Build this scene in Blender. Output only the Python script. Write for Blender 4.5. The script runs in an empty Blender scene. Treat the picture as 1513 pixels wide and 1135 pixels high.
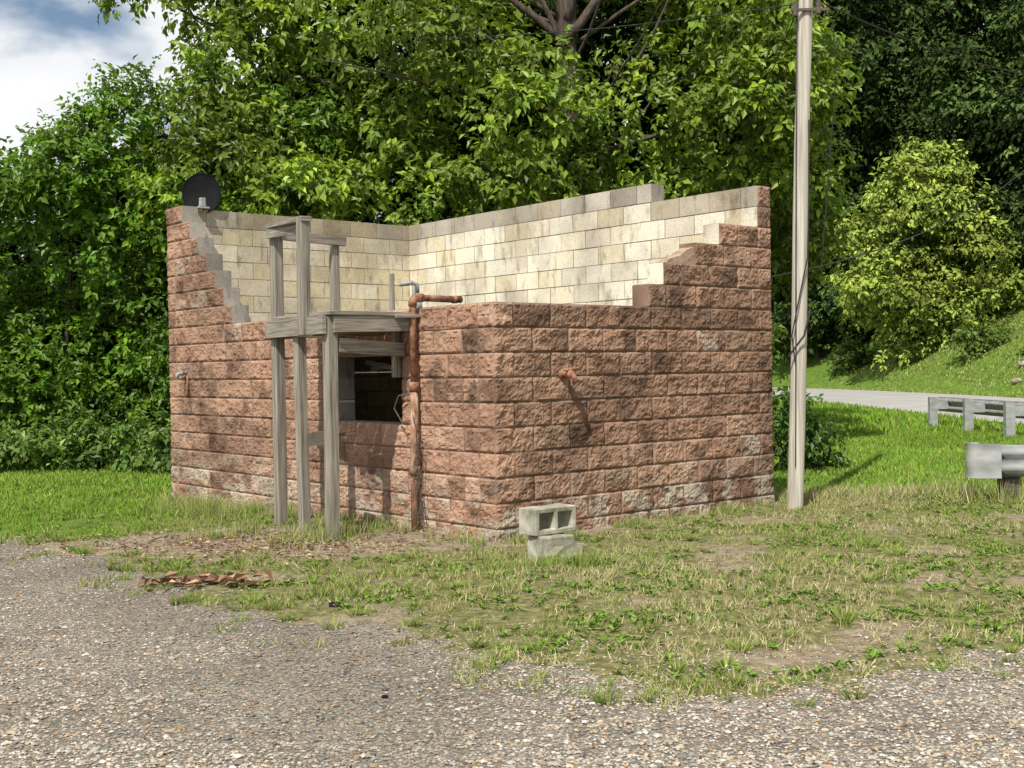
import bpy, math, random
import numpy as np
from mathutils import Vector, Matrix
random.seed(7); rng=np.random.default_rng(11)
S=bpy.context.scene
S.view_settings.view_transform='Standard'; S.view_settings.look='None'
S.view_settings.exposure=0

# ------------------------------------------------------------------ noise
def _h(ix,iy,iz,seed):
    n=(ix*374761393+iy*668265263+iz*1274126177+seed*974634777)&0xFFFFFFFF
    n=((n^(n>>13))*1274126177)&0xFFFFFFFF
    n=((n^(n>>16))*668265263)&0xFFFFFFFF
    return ((n^(n>>15))&0xFFFFFF)/float(0xFFFFFF)
def vn(x,y,z=0.0,seed=0):
    x,y,z=np.broadcast_arrays(np.asarray(x,float),np.asarray(y,float),np.asarray(z,float))
    ix=np.floor(x).astype(np.int64);iy=np.floor(y).astype(np.int64);iz=np.floor(z).astype(np.int64)
    fx=x-ix;fy=y-iy;fz=z-iz
    fx=fx*fx*(3-2*fx);fy=fy*fy*(3-2*fy);fz=fz*fz*(3-2*fz)
    r=0
    for dx in(0,1):
        for dy in(0,1):
            for dz in(0,1):
                w=(fx if dx else 1-fx)*(fy if dy else 1-fy)*(fz if dz else 1-fz)
                r=r+w*_h(ix+dx,iy+dy,iz+dz,seed)
    return r
def fbm(x,y,z=0.0,seed=0,o=3):
    r=0;a=.5;t=0;f=1
    for i in range(o):
        r=r+a*vn(np.asarray(x)*f,np.asarray(y)*f,np.asarray(z)*f,seed+i);t+=a;a*=.5;f*=2.1
    return r/t
def ss(x): 
    x=np.clip(x,0,1); return x*x*(3-2*x)

# ------------------------------------------------------------------ mesh helpers
def fast_mesh(name,V,F,col=None,mat=None,parent=None,smooth=False):
    V=np.ascontiguousarray(V,dtype=np.float32);F=np.ascontiguousarray(F,dtype=np.int32)
    me=bpy.data.meshes.new(name)
    m,k=F.shape
    me.vertices.add(len(V));me.vertices.foreach_set('co',V.ravel())
    me.loops.add(m*k);me.loops.foreach_set('vertex_index',F.ravel())
    me.polygons.add(m);me.polygons.foreach_set('loop_start',np.arange(0,m*k,k,dtype=np.int32))
    me.update(calc_edges=True);me.validate()
    me.polygons.foreach_set('use_smooth',np.full(len(me.polygons),smooth))
    if col is not None:
        a=me.color_attributes.new(name='Col',type='FLOAT_COLOR',domain='POINT')
        c=np.ones((len(V),4),dtype=np.float32);c[:,:3]=col
        a.data.foreach_set('color',c.ravel())
    if mat: me.materials.append(mat)
    o=bpy.data.objects.new(name,me);S.collection.objects.link(o)
    if parent: o.parent=parent
    return o
class MB:
    def __init__(s): s.v=[];s.f=[];s.c=[]
    def add(s,v,f,c=None):
        b=len(s.v);s.v+=[tuple(p) for p in v];s.f+=[tuple(i+b for i in q) for q in f]
    def obj(s,name,mat,parent=None,smooth=False,bevel=0):
        me=bpy.data.meshes.new(name);me.from_pydata(s.v,[],s.f);me.update()
        me.materials.append(mat)
        if smooth: me.polygons.foreach_set('use_smooth',[True]*len(me.polygons))
        o=bpy.data.objects.new(name,me);S.collection.objects.link(o)
        if parent:o.parent=parent
        if bevel:
            b=o.modifiers.new('b','BEVEL');b.width=bevel;b.segments=2;b.limit_method='ANGLE'
        return o
    def beam(s,p,q,w,h,up=(0,0,1),j=0.0):
        p=Vector(p);q=Vector(q);d=(q-p).normalized();up=Vector(up)
        if abs(d.dot(up))>.95: up=Vector((1,0,0))
        a=d.cross(up).normalized();b=a.cross(d).normalized()
        vs=[]
        for e in(p,q):
            for sa,sb in((-1,-1),(1,-1),(1,1),(-1,1)):
                vs.append(e+a*(sa*w/2+random.uniform(-j,j))+b*(sb*h/2+random.uniform(-j,j)))
        s.add(vs,[(0,3,2,1),(4,5,6,7),(0,1,5,4),(1,2,6,5),(2,3,7,6),(3,0,4,7)])
    def tube(s,pts,rad,n=8,cap=True):
        pts=[Vector(p) for p in pts]
        if not hasattr(rad,'__len__'): rad=[rad]*len(pts)
        vs=[];fs=[];prev=None
        for i,p in enumerate(pts):
            d=(pts[min(i+1,len(pts)-1)]-pts[max(i-1,0)]).normalized()
            if prev is None:
                a=d.orthogonal().normalized()
            else:
                a=(prev-d*prev.dot(d)).normalized()
            prev=a;b=d.cross(a)
            for k in range(n):
                t=2*math.pi*k/n;vs.append(p+(a*math.cos(t)+b*math.sin(t))*rad[i])
        for i in range(len(pts)-1):
            for k in range(n):
                fs.append((i*n+k,i*n+(k+1)%n,(i+1)*n+(k+1)%n,(i+1)*n+k))
        if cap:
            fs.append(tuple(range(n))[::-1]);fs.append(tuple((len(pts)-1)*n+k for k in range(n)))
        s.add(vs,fs)
def empty(name,loc=(0,0,0),rz=0):
    o=bpy.data.objects.new(name,None);S.collection.objects.link(o);o.location=loc;o.rotation_euler[2]=rz
    o.empty_display_size=.2;return o

# ------------------------------------------------------------------ materials
def new_mat(name):
    m=bpy.data.materials.new(name);m.use_nodes=True
    nt=m.node_tree;nt.nodes.clear()
    out=nt.nodes.new('ShaderNodeOutputMaterial');bs=nt.nodes.new('ShaderNodeBsdfPrincipled')
    nt.links.new(bs.outputs[0],out.inputs[0]);return m,nt,bs,out
def N(nt,t,**k):
    n=nt.nodes.new(t)
    for a,b in k.items(): setattr(n,a,b)
    return n
def noise(nt,scale,detail=4,vec=None,stretch=None,rough=.55):
    n=N(nt,'ShaderNodeTexNoise');n.inputs['Scale'].default_value=scale;n.inputs['Detail'].default_value=detail
    n.inputs['Roughness'].default_value=rough
    tc=N(nt,'ShaderNodeTexCoord');src=tc.outputs['Object']
    if stretch:
        mp=N(nt,'ShaderNodeMapping');mp.inputs['Scale'].default_value=stretch
        nt.links.new(src,mp.inputs[0]);src=mp.outputs[0]
    nt.links.new(src,n.inputs['Vector']);return n
def ramp(nt,src,stops):
    r=N(nt,'ShaderNodeValToRGB');e=r.color_ramp.elements
    while len(e)<len(stops): e.new(.5)
    for i,(p,c) in enumerate(stops):
        e[i].position=p;e[i].color=(*c,1) if len(c)==3 else c
    nt.links.new(src,r.inputs[0]);return r
def mix(nt,fac,a,b,mode='MIX'):
    m=N(nt,'ShaderNodeMix',data_type='RGBA',blend_type=mode)
    for s,i in((fac,0),(a,6),(b,7)):
        if hasattr(s,'is_linked') : nt.links.new(s,m.inputs[i])
        elif isinstance(s,(int,float)): m.inputs[i].default_value=s
        else: m.inputs[i].default_value=(*s,1)
    return m.outputs[2]
def bump(nt,bs,src,strength=.5,dist=.01):
    b=N(nt,'ShaderNodeBump');b.inputs['Strength'].default_value=strength;b.inputs['Distance'].default_value=dist
    nt.links.new(src,b.inputs['Height']);nt.links.new(b.outputs[0],bs.inputs['Normal']);return b
def simple(name,stops,scale,rough=.8,stretch=None,metal=0,bs_=.3,bd=.005,detail=6,spec=.3):
    m,nt,bs,out=new_mat(name)
    n=noise(nt,scale,detail,stretch=stretch);r=ramp(nt,n.outputs[0],stops)
    nt.links.new(r.outputs[0],bs.inputs['Base Color'])
    bs.inputs['Roughness'].default_value=rough;bs.inputs['Metallic'].default_value=metal
    bs.inputs['Specular IOR Level'].default_value=spec
    bump(nt,bs,n.outputs[0],bs_,bd);return m

def block_mat():
    m,nt,bs,out=new_mat('concrete_block')
    at=N(nt,'ShaderNodeAttribute',attribute_name='Col')
    n1=noise(nt,60,7,rough=.65);r1=ramp(nt,n1.outputs[0],[(.3,(.76,.76,.76)),(.7,(1.20,1.20,1.20))])
    c=mix(nt,1.0,at.outputs['Color'],r1.outputs[0],'MULTIPLY')
    n2=noise(nt,1.5,7);r2=ramp(nt,n2.outputs[0],[(.38,(.70,.68,.67)),(.55,(1.05,1.05,1.05))])
    c=mix(nt,.85,c,r2.outputs[0],'MULTIPLY')
    n3=noise(nt,5,8,stretch=(1.8,1.8,.6),rough=.6);r3=ramp(nt,n3.outputs[0],[(.34,(.42,.41,.40)),(.45,(1,1,1))])
    c=mix(nt,.65,c,r3.outputs[0],'MULTIPLY')
    nt.links.new(c,bs.inputs['Base Color']);bs.inputs['Roughness'].default_value=.95
    bs.inputs['Specular IOR Level'].default_value=.15
    n4=noise(nt,110,6,rough=.65);bump(nt,bs,n4.outputs[0],.7,.009);return m
M_block=block_mat()
M_mortar=simple('mortar',[(.3,(.14,.115,.095)),(.7,(.34,.29,.24))],30)
M_woodv=simple('weathered_wood_upright',[(.25,(.09,.08,.065)),(.5,(.25,.225,.185)),(.75,(.41,.375,.32))],1.0,.85,stretch=(55,55,2.2),bs_=.7)
M_woodh=simple('weathered_wood_rail',[(.25,(.09,.08,.065)),(.5,(.25,.225,.185)),(.75,(.41,.375,.32))],1.0,.85,stretch=(3,3,60),bs_=.7)
M_woodd=simple('damp_wood',[(.25,(.05,.042,.034)),(.75,(.17,.14,.11))],1.0,.85,stretch=(5,5,50),bs_=.6)
M_rust=simple('rust',[(.3,(.10,.045,.03)),(.5,(.28,.135,.08)),(.72,(.44,.27,.18))],22,.9,spec=.15)
M_rustd=simple('old_rust',[(.3,(.13,.065,.04)),(.5,(.30,.17,.11)),(.68,(.54,.41,.31))],12,.9,stretch=(2,2,.6),spec=.15)
M_galv=simple('galvanised_steel',[(.3,(.26,.27,.27)),(.55,(.38,.39,.39)),(.75,(.50,.50,.48))],5,.6,metal=.25,stretch=(1,1,2))
M_galvd=simple('weathered_steel',[(.3,(.20,.20,.20)),(.7,(.42,.42,.41))],9,.7,metal=.2)
M_polew=simple('pole_wood',[(.25,(.24,.215,.17)),(.5,(.48,.445,.38)),(.75,(.66,.62,.54))],1.0,.9,stretch=(38,38,1.1),bs_=.8,bd=.01)
M_black=simple('black_paint',[(.3,(.006,.0065,.008)),(.7,(.012,.0125,.015))],10,.75,spec=.12)
M_cable=simple('cable_rubber',[(.3,(.015,.015,.015)),(.7,(.04,.04,.04))],10,.6)
M_cinder=simple('cinder_concrete',[(.3,(.16,.16,.11)),(.5,(.36,.34,.27)),(.72,(.54,.51,.42))],9,.95,bs_=.8,bd=.008)
M_bark=simple('bark',[(.3,(.035,.028,.022)),(.7,(.13,.10,.08))],6,.95,stretch=(3,3,.6),bs_=1,bd=.03)
M_rock=simple('rock',[(.3,(.14,.12,.09)),(.7,(.46,.41,.33))],4,.95,bs_=1,bd=.03)
M_asph=simple('asphalt',[(.3,(.30,.285,.265)),(.7,(.40,.385,.36))],.8,.9,bs_=.1)
M_dark=simple('dark_boards',[(.3,(.02,.018,.016)),(.7,(.07,.06,.05))],6,.9)
def leaf_mat(name,trans=.35,rough=.5):
    m,nt,bs,out=new_mat(name)
    at=N(nt,'ShaderNodeAttribute',attribute_name='Col')
    nt.links.new(at.outputs['Color'],bs.inputs['Base Color'])
    bs.inputs['Roughness'].default_value=rough;bs.inputs['Specular IOR Level'].default_value=.35
    tr=N(nt,'ShaderNodeBsdfTranslucent')
    c=mix(nt,1.0,at.outputs['Color'],(1.5,1.5,.55),'MULTIPLY');nt.links.new(c,tr.inputs[0])
    mx=N(nt,'ShaderNodeMixShader');mx.inputs[0].default_value=trans
    nt.links.new(bs.outputs[0],mx.inputs[1]);nt.links.new(tr.outputs[0],mx.inputs[2]);nt.links.new(mx.outputs[0],out.inputs[0])
    return m
M_leaf=leaf_mat('foliage',.3,.45)
def diff_mat(name):
    m=bpy.data.materials.new(name);m.use_nodes=True;nt=m.node_tree;nt.nodes.clear()
    out=N(nt,'ShaderNodeOutputMaterial');d=N(nt,'ShaderNodeBsdfDiffuse')
    at=N(nt,'ShaderNodeAttribute',attribute_name='Col')
    nt.links.new(at.outputs['Color'],d.inputs[0]);nt.links.new(d.outputs[0],out.inputs[0]);return m
M_grass=diff_mat('grass_blades');M_attr=diff_mat('loose_matter');M_far=diff_mat('distant_foliage')

def ground_mat():
    m,nt,bs,out=new_mat('ground')
    at=N(nt,'ShaderNodeAttribute',attribute_name='Col')
    sep=N(nt,'ShaderNodeSeparateColor');nt.links.new(at.outputs['Color'],sep.inputs[0])
    tc=N(nt,'ShaderNodeTexCoord')
    v1=N(nt,'ShaderNodeTexVoronoi');v1.inputs['Scale'].default_value=62;nt.links.new(tc.outputs['Object'],v1.inputs['Vector'])
    sc=N(nt,'ShaderNodeSeparateColor');nt.links.new(v1.outputs['Color'],sc.inputs[0])
    g=ramp(nt,sc.outputs[0],[(0,(.12,.11,.09)),(.3,(.23,.21,.175)),(.55,(.33,.295,.245)),(.8,(.43,.36,.27)),(1,(.54,.49,.41))])
    edge=ramp(nt,v1.outputs['Distance'],[(.25,(1,1,1)),(.65,(.38,.36,.33))])
    gc=mix(nt,1.0,g.outputs[0],edge.outputs[0],'MULTIPLY')
    nb=noise(nt,1.1,6);rb=ramp(nt,nb.outputs[0],[(.38,(.62,.60,.58)),(.6,(1.08,1.06,1.03))])
    gc=mix(nt,1.0,gc,rb.outputs[0],'MULTIPLY')
    nf=noise(nt,260,3);rf=ramp(nt,nf.outputs[0],[(.35,(.17,.155,.13)),(.65,(.41,.375,.32))])
    gc=mix(nt,.35,gc,rf.outputs[0])
    n1=noise(nt,14,8);soil=ramp(nt,n1.outputs[0],[(.3,(.08,.082,.03)),(.5,(.16,.155,.06)),(.7,(.29,.255,.13))])
    n2=noise(nt,9,8);dirt=ramp(nt,n2.outputs[0],[(.3,(.15,.11,.075)),(.55,(.31,.245,.175)),(.75,(.44,.37,.29))])
    n3=noise(nt,3,6);far=ramp(nt,n3.outputs[0],[(.3,(.07,.12,.016)),(.6,(.13,.22,.03)),(.8,(.20,.27,.05))])
    n5=noise(nt,25,8);dm=N(nt,'ShaderNodeMath',operation='MULTIPLY_ADD')
    nt.links.new(n5.outputs[0],dm.inputs[0]);dm.inputs[1].default_value=1.2;dm.inputs[2].default_value=-.6
    ad=N(nt,'ShaderNodeMath',operation='ADD');nt.links.new(sep.outputs[0],ad.inputs[0]);nt.links.new(dm.outputs[0],ad.inputs[1])
    gf=ramp(nt,ad.outputs[0],[(.35,(0,0,0)),(.62,(1,1,1))])
    s1=mix(nt,sep.outputs[2],soil.outputs[0],far.outputs[0])
    s2=mix(nt,sep.outputs[1],s1,dirt.outputs[0])
    c=mix(nt,gf.outputs[0],gc,s2)
    nt.links.new(c,bs.inputs['Base Color']);bs.inputs['Roughness'].default_value=.95;bs.inputs['Specular IOR Level'].default_value=.15
    inv=N(nt,'ShaderNodeMath',operation='MULTIPLY');nt.links.new(v1.outputs['Distance'],inv.inputs[0]);inv.inputs[1].default_value=-1
    ad2=N(nt,'ShaderNodeMath',operation='ADD');nt.links.new(inv.outputs[0],ad2.inputs[0]);nt.links.new(n5.outputs[0],ad2.inputs[1])
    bump(nt,bs,ad2.outputs[0],.8,.012)
    return m
M_ground=ground_mat()

# ------------------------------------------------------------------ camera
cam=bpy.data.cameras.new('camera');co=bpy.data.objects.new('camera',cam);S.collection.objects.link(co)
cam.sensor_width=36;cam.lens=36*1763/1513;cam.clip_end=3000;cam.clip_start=.05
co.matrix_world=Matrix.Translation((0,0,1.38))@Matrix.Rotation(math.radians(90-.731),4,'X')@Matrix.Rotation(math.radians(-.92),4,'Z')
S.camera=co
# ------------------------------------------------------------------ light
EL=math.radians(51);hv=Vector((-.37,-.929,0)).normalized()
sunv=Vector((hv.x*math.cos(EL),hv.y*math.cos(EL),math.sin(EL))).normalized()
sl=bpy.data.lights.new('sun','SUN');sl.energy=5.0;sl.angle=math.radians(.5);sl.color=(1,.95,.85)
so=bpy.data.objects.new('sun',sl);S.collection.objects.link(so);so.rotation_euler=sunv.to_track_quat('Z','Y').to_euler();so.location=(0,-10,20)
W=bpy.data.worlds.new('World');S.world=W;W.use_nodes=True;nt=W.node_tree;nt.nodes.clear()
wo=N(nt,'ShaderNodeOutputWorld');bg=N(nt,'ShaderNodeBackground');sky=N(nt,'ShaderNodeTexSky');sky.sky_type='NISHITA'
sky.sun_disc=False;sky.sun_elevation=EL;sky.sun_rotation=math.atan2(hv.x,hv.y);sky.air_density=1.1;sky.dust_density=.6
tc=N(nt,'ShaderNodeTexCoord');mp=N(nt,'ShaderNodeMapping');mp.inputs['Scale'].default_value=(1,1,2.0);mp.inputs['Location'].default_value=(.62,.1,.30)
nt.links.new(tc.outputs['Generated'],mp.inputs[0])
cn=N(nt,'ShaderNodeTexNoise');cn.inputs['Scale'].default_value=5.0;cn.inputs['Detail'].default_value=9;cn.inputs['Roughness'].default_value=.5
nt.links.new(mp.outputs[0],cn.inputs['Vector'])
cr=ramp(nt,cn.outputs[0],[(.38,(0,0,0)),(.50,(1,1,1))])
cl=ramp(nt,cn.outputs[0],[(.42,(8.2,8.6,9.1)),(.58,(10.2,10.2,10.3))])
sk=mix(nt,cr.outputs[0],sky.outputs[0],cl.outputs[0])
nt.links.new(sk,bg.inputs[0]);bg.inputs[1].default_value=.098;nt.links.new(bg.outputs[0],wo.inputs[0])

# ------------------------------------------------------------------ terrain
RC=np.array([(14.2,-80),(14.3,10),(14.4,30),(14.6,45),(13.6,60),(10,75),(0,92),(-40,118),(-300,170)],float);RH=3.15
def road_sd(x,y):
    x=np.asarray(x,float);y=np.asarray(y,float)
    best=np.full(x.shape,1e9);sg=np.ones(x.shape)
    for i in range(len(RC)-1):
        a=RC[i];b=RC[i+1];d=b-a;L=(d**2).sum()
        t=np.clip(((x-a[0])*d[0]+(y-a[1])*d[1])/L,0,1)
        px=a[0]+t*d[0];py=a[1]+t*d[1];q=np.hypot(x-px,y-py)
        cr=d[0]*(y-a[1])-d[1]*(x-a[0])
        u=q<best;best=np.where(u,q,best);sg=np.where(u,np.where(cr<0,1,-1),sg)
    return best*sg
def H(x,y):
    x=np.asarray(x,float);y=np.asarray(y,float)
    z=-.12*ss((-x-1.2)/3)*ss((y-9)/4)
    near=ss((30-np.hypot(x,y))/15)
    z=z+near*((fbm(x*.9,y*.9,0,3)-.5)*.05+(fbm(x*6,y*6,0,5)-.5)*.018)
    s=road_sd(x,y);d=np.clip(s-RH-1.0,0,None)
    k=.18+.82*ss((x+12)/22)
    z=z+np.minimum(.50*d*ss(d/2+.1),30)*k+ (d>0)*ss(d/4)*(fbm(x*.4,y*.4,0,9)-.5)*.8
    return z
BX=[-60,-12,-8,-4.46,-2.59,-1.63,-.93,-.18,.34,.645,1.355,2.45,5,9,30];BY=[22,15.5,12.8,10.4,8.22,7.08,6.39,5.8,5.25,5.05,5.12,5.45,5.9,6.6,9]
TH=math.radians(40.13);P0=np.array([-.141,9.54]);ux,uy=math.cos(TH),math.sin(TH)
def loc(x,y): dx=x-P0[0];dy=y-P0[1];return dx*ux+dy*uy,-dx*uy+dy*ux
def wld(lx,ly): return P0[0]+lx*ux-ly*uy,P0[1]+lx*uy+ly*ux
LA,LB=3.56,6.09
def gmask(x,y):
    b=np.interp(x,BX,BY)
    return (y-b)+(fbm(x*1.5,y*1.5,0,21)-.5)*.9+(fbm(x*5,y*5,0,22)-.5)*.6
def dmask(x,y):
    lx,ly=loc(x,y)
    a=1.25-np.hypot((x+1.9)/1.9,(y-9.8)/1.0)
    b=1-np.clip(np.maximum(np.maximum(-lx,lx-LA)/.35,np.maximum(-ly,ly-LB)/.35),0,3)
    c=.8-np.hypot((x+1.9)/1.2,(y-8.0)/.35)
    bare=ss((.40-fbm(x*1.3,y*1.6,0,131,3))*7)*ss((12.0-y)/1.0)*.75
    return np.maximum(ss(np.maximum(np.maximum(a,b*.8),c)*1.6+(fbm(x*4,y*4,0,31)-.5)*1.1),bare)
def drymask(x,y):
    return ss((x+1.5)/2)*ss((13.2-y)/1.2)*ss((fbm(x*.8,y*1.1,0,41)-.30)*3)
def axis(lo,hi,st,outs,neg):
    a=list(np.arange(lo,hi+1e-6,st));c=hi;s=st
    while c<outs: s=min(s*1.12,40) if c>45 or s<.8 else s; c+=s;a.append(c)
    c=lo;s=st
    while c>neg: s=min(s*1.2,40);c-=s;a.insert(0,c)
    return np.array(a)
gx=axis(-7,7,.08,700,-700);gy=axis(3.6,15,.08,1000,-60)
GX,GY=np.meshgrid(gx,gy);GZ=H(GX,GY)
gm=ss(gmask(GX,GY)/.5+.5);dk=dmask(GX,GY)
lush=ss((GY-12.3)/1.2);lush=np.maximum(lush,ss((-GX-3)/2)*ss((GY-10.5)))
cc=np.stack([gm,dk*ss((16-GY)),lush],-1).reshape(-1,3)
ny,nx=GX.shape;i=np.arange(ny-1)[:,None]*nx+np.arange(nx-1)[None]
F=np.stack([i,i+1,i+nx+1,i+nx],-1).reshape(-1,4)
fast_mesh('ground',np.stack([GX,GY,GZ],-1).reshape(-1,3),F,cc,M_ground,smooth=True)

# road
pts=[]
for k in range(len(RC)-2):
    n=24
    for t in np.linspace(0,1,n,endpoint=False): pts.append(RC[k]*(1-t)+RC[k+1]*t)
pts=np.array(pts)
for _ in range(60): pts[1:-1]=(pts[:-2]+pts[2:]+2*pts[1:-1])/4
tg=np.gradient(pts,axis=0);tg/=np.linalg.norm(tg,axis=1)[:,None];nr=np.stack([tg[:,1],-tg[:,0]],1)
L=pts-nr*RH;R=pts+nr*RH
V=np.concatenate([np.c_[L,np.full(len(L),.08)],np.c_[R,np.full(len(R),.08)],np.c_[L-nr*.5,np.full(len(L),-.1)],np.c_[R+nr*.5,np.full(len(R),-.1)]])
n=len(pts);a=np.arange(n-1)
F=np.concatenate([np.stack([a,a+n,a+n+1,a+1],1),np.stack([a+2*n,a,a+1,a+2*n+1],1),np.stack([a+n,a+3*n,a+3*n+1,a+n+1],1)])
fast_mesh('road',V,F,None,M_asph)

# ------------------------------------------------------------------ building
bld=empty('block_building',(P0[0],P0[1],0),TH)
CH=.203;Z0=1.92;BL=.406;T=.2
wv=[];wf=[];wc=[];vb=0
def grid_face(o,a,b,na,nb,nrm,rough,seed,colf):
    global vb
    o=np.array(o);a=np.array(a);b=np.array(b);nrm=np.array(nrm)
    s,t=np.meshgrid(np.linspace(0,1,na+1),np.linspace(0,1,nb+1))
    P=o+s[...,None]*a+t[...,None]*b
    if rough:
        la=np.linalg.norm(a);lb=np.linalg.norm(b)
        e=np.minimum(np.minimum(s,1-s)*la,np.minimum(t,1-t)*lb)
        m=ss(e/.018)
        x,y,z=P[...,0]*1.0,P[...,1]*1.0,P[...,2]*1.0
        f=fbm(x*13+seed*3.7,y*13+seed*1.3,z*17,50,4)
        f2=np.abs(fbm(x*34+seed,y*34,z*40,60,3)-.5)*2
        til=(rng.uniform(-.5,.5)*(s-.5)+rng.uniform(-.6,.6)*(t-.5))*.016
        d=m*(.004+.042*(f-.32)+.020*(f2-.2)+til)
        P=P+d[...,None]*nrm
    C=colf(P,s,t)
    n=(na+1)*(nb+1);i=(np.arange(nb)[:,None]*(na+1)+np.arange(na)[None])
    Fq=np.stack([i,i+1,i+na+2,i+na+1],-1).reshape(-1,4)
    nn=np.cross(a,b)
    if nn.dot(nrm)<0: Fq=Fq[:,::-1]
    wv.append(P.reshape(-1,3));wf.append(Fq+vb);wc.append(C.reshape(-1,3));vb+=n
RED=[np.array(c) for c in((.45,.275,.190),(.46,.288,.202),(.42,.252,.175),(.44,.272,.192),(.41,.250,.178),(.475,.305,.22))]
CRM=[np.array(c) for c in((.84,.765,.58),(.82,.74,.55),(.86,.80,.64),(.77,.68,.48),(.83,.775,.62),(.73,.66,.52))]
def add_block(x0,x1,y0,y1,z0,z1,wall,row):
    sd=rng.integers(0,10000)
    base=RED[rng.integers(len(RED))]*rng.uniform(.93,1.07)
    if wall=='R': base=base*np.array([.80,.81,.80])  # right wall darker: stains and weaker grazing light both put into the colour
    if row==-1 and wall=='R': base=base*rng.uniform(.6,.9)
    if rng.random()<.05: base=base*.75
    eff=rng.random()<(.03 if row>-8 else .10)
    crm=CRM[rng.integers(len(CRM))]*rng.uniform(.9,1.03)
    top7=(row>=6) or (wall=='W4' and row==5 and y0<1.3)
    if top7 : crm=crm*np.array([.60,.585,.60])*rng.uniform(.85,1.1)
    elif row==5: crm=crm*rng.uniform(.8,1.0)
    if wall=='W3': crm=crm*np.array([.86,.84,.79])
    def cr(P,s,t):
        f=fbm(P[...,0]*4+sd*.01,P[...,1]*4,P[...,2]*5,70,3)
        g=fbm(P[...,0]*1.1,P[...,1]*1.1,P[...,2]*1.5,75,3)
        c=base*(1-.42*ss((f-.55)*6))[...,None]*(1-.30*ss((g-.5)*5))[...,None]
        if eff:
            k=ss((fbm(P[...,0]*9,P[...,1]*9,P[...,2]*7,80,3)-.42)*5)*.45
            c=c*(1-k[...,None])+np.array([.56,.50,.42])*k[...,None]
        if row<-7:
            k=ss((fbm(P[...,0]*6,P[...,1]*6,P[...,2]*9,85,4)-.42)*5)*(.62 if row<-8 else .22)
            c=c*(1-k[...,None])+np.array([.50,.45,.36])*k[...,None]
        return c
    def ci(P,s,t): return np.broadcast_to(crm,P.shape).copy()
    g=np.array([.38,.35,.31])*rng.uniform(.7,1.1)
    def cg(P,s,t): return np.broadcast_to(g,P.shape).copy()
    lx,ly,lz=x1-x0,y1-y0,z1-z0
    e=.012
    for ax,sgn in((0,-1),(0,1),(1,-1),(1,1),(2,-1),(2,1)):
        if ax==0:
            X=x0 if sgn<0 else x1
            ext=(X<e and sgn<0) or (X>LA-e and sgn>0)
            front=(X<e and sgn<0)
            inner=(wall in('W4','L') and not ext)
            na=max(2,int(ly/(.0145 if front else .05)));nb=13 if front else 4
            if not ext: na,nb=1,1
            stepend=(wall=='R' and sgn<0 and not ext)
            grid_face((X,y0,z0),(0,ly,0),(0,0,lz),na,nb,(sgn,0,0),ext,sd,cr if ext else (ci if inner else (ci if rng.random()<.55 else cg) if not stepend else ci if row in(1,3,4) else cr))
        elif ax==1:
            Y=y0 if sgn<0 else y1
            ext=(Y<e and sgn<0) or (Y>LB-e and sgn>0)
            front=(Y<e and sgn<0)
            inner=(wall in('W3','R') and not ext)
            na=max(2,int(lx/(.0145 if front else .05)));nb=13 if front else 4
            if not ext: na,nb=1,1
            grid_face((x0,Y,z0),(lx,0,0),(0,0,lz),na,nb,(0,sgn,0),ext,sd,cr if ext else (ci if inner else cg))
        else:
            grid_face((x0,y0,z0 if sgn<0 else z1),(lx,0,0),(0,ly,0),1,1,(0,0,sgn),False,sd,cg)
mort=MB();M_=.0038;INS=.010
ROWB=-12
def prof_R(r):
    st={0:1.80,1:2.0,2:2.44,3:2.78,4:3.36}
    if r<0: return [(0,LA)]
    if r in st: return [(st[r],LA)]
    return []
def prof_L(r):
    if r<0:
        if r in(-3,-4,-5): return [(0,1.28),(2.37,LB)]
        return [(0,LB)]
    st=[4.47,4.67,4.87,5.07,5.28,5.48,5.68]
    if r<7: return [(st[r],LB)]
    return []
def prof_3(r): return [(0,LA)] if r<7 else []
def prof_4(r):
    if r<6: return [(0,LB)]
    if r==6: return [(1.41,LB)]
    return []
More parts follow.
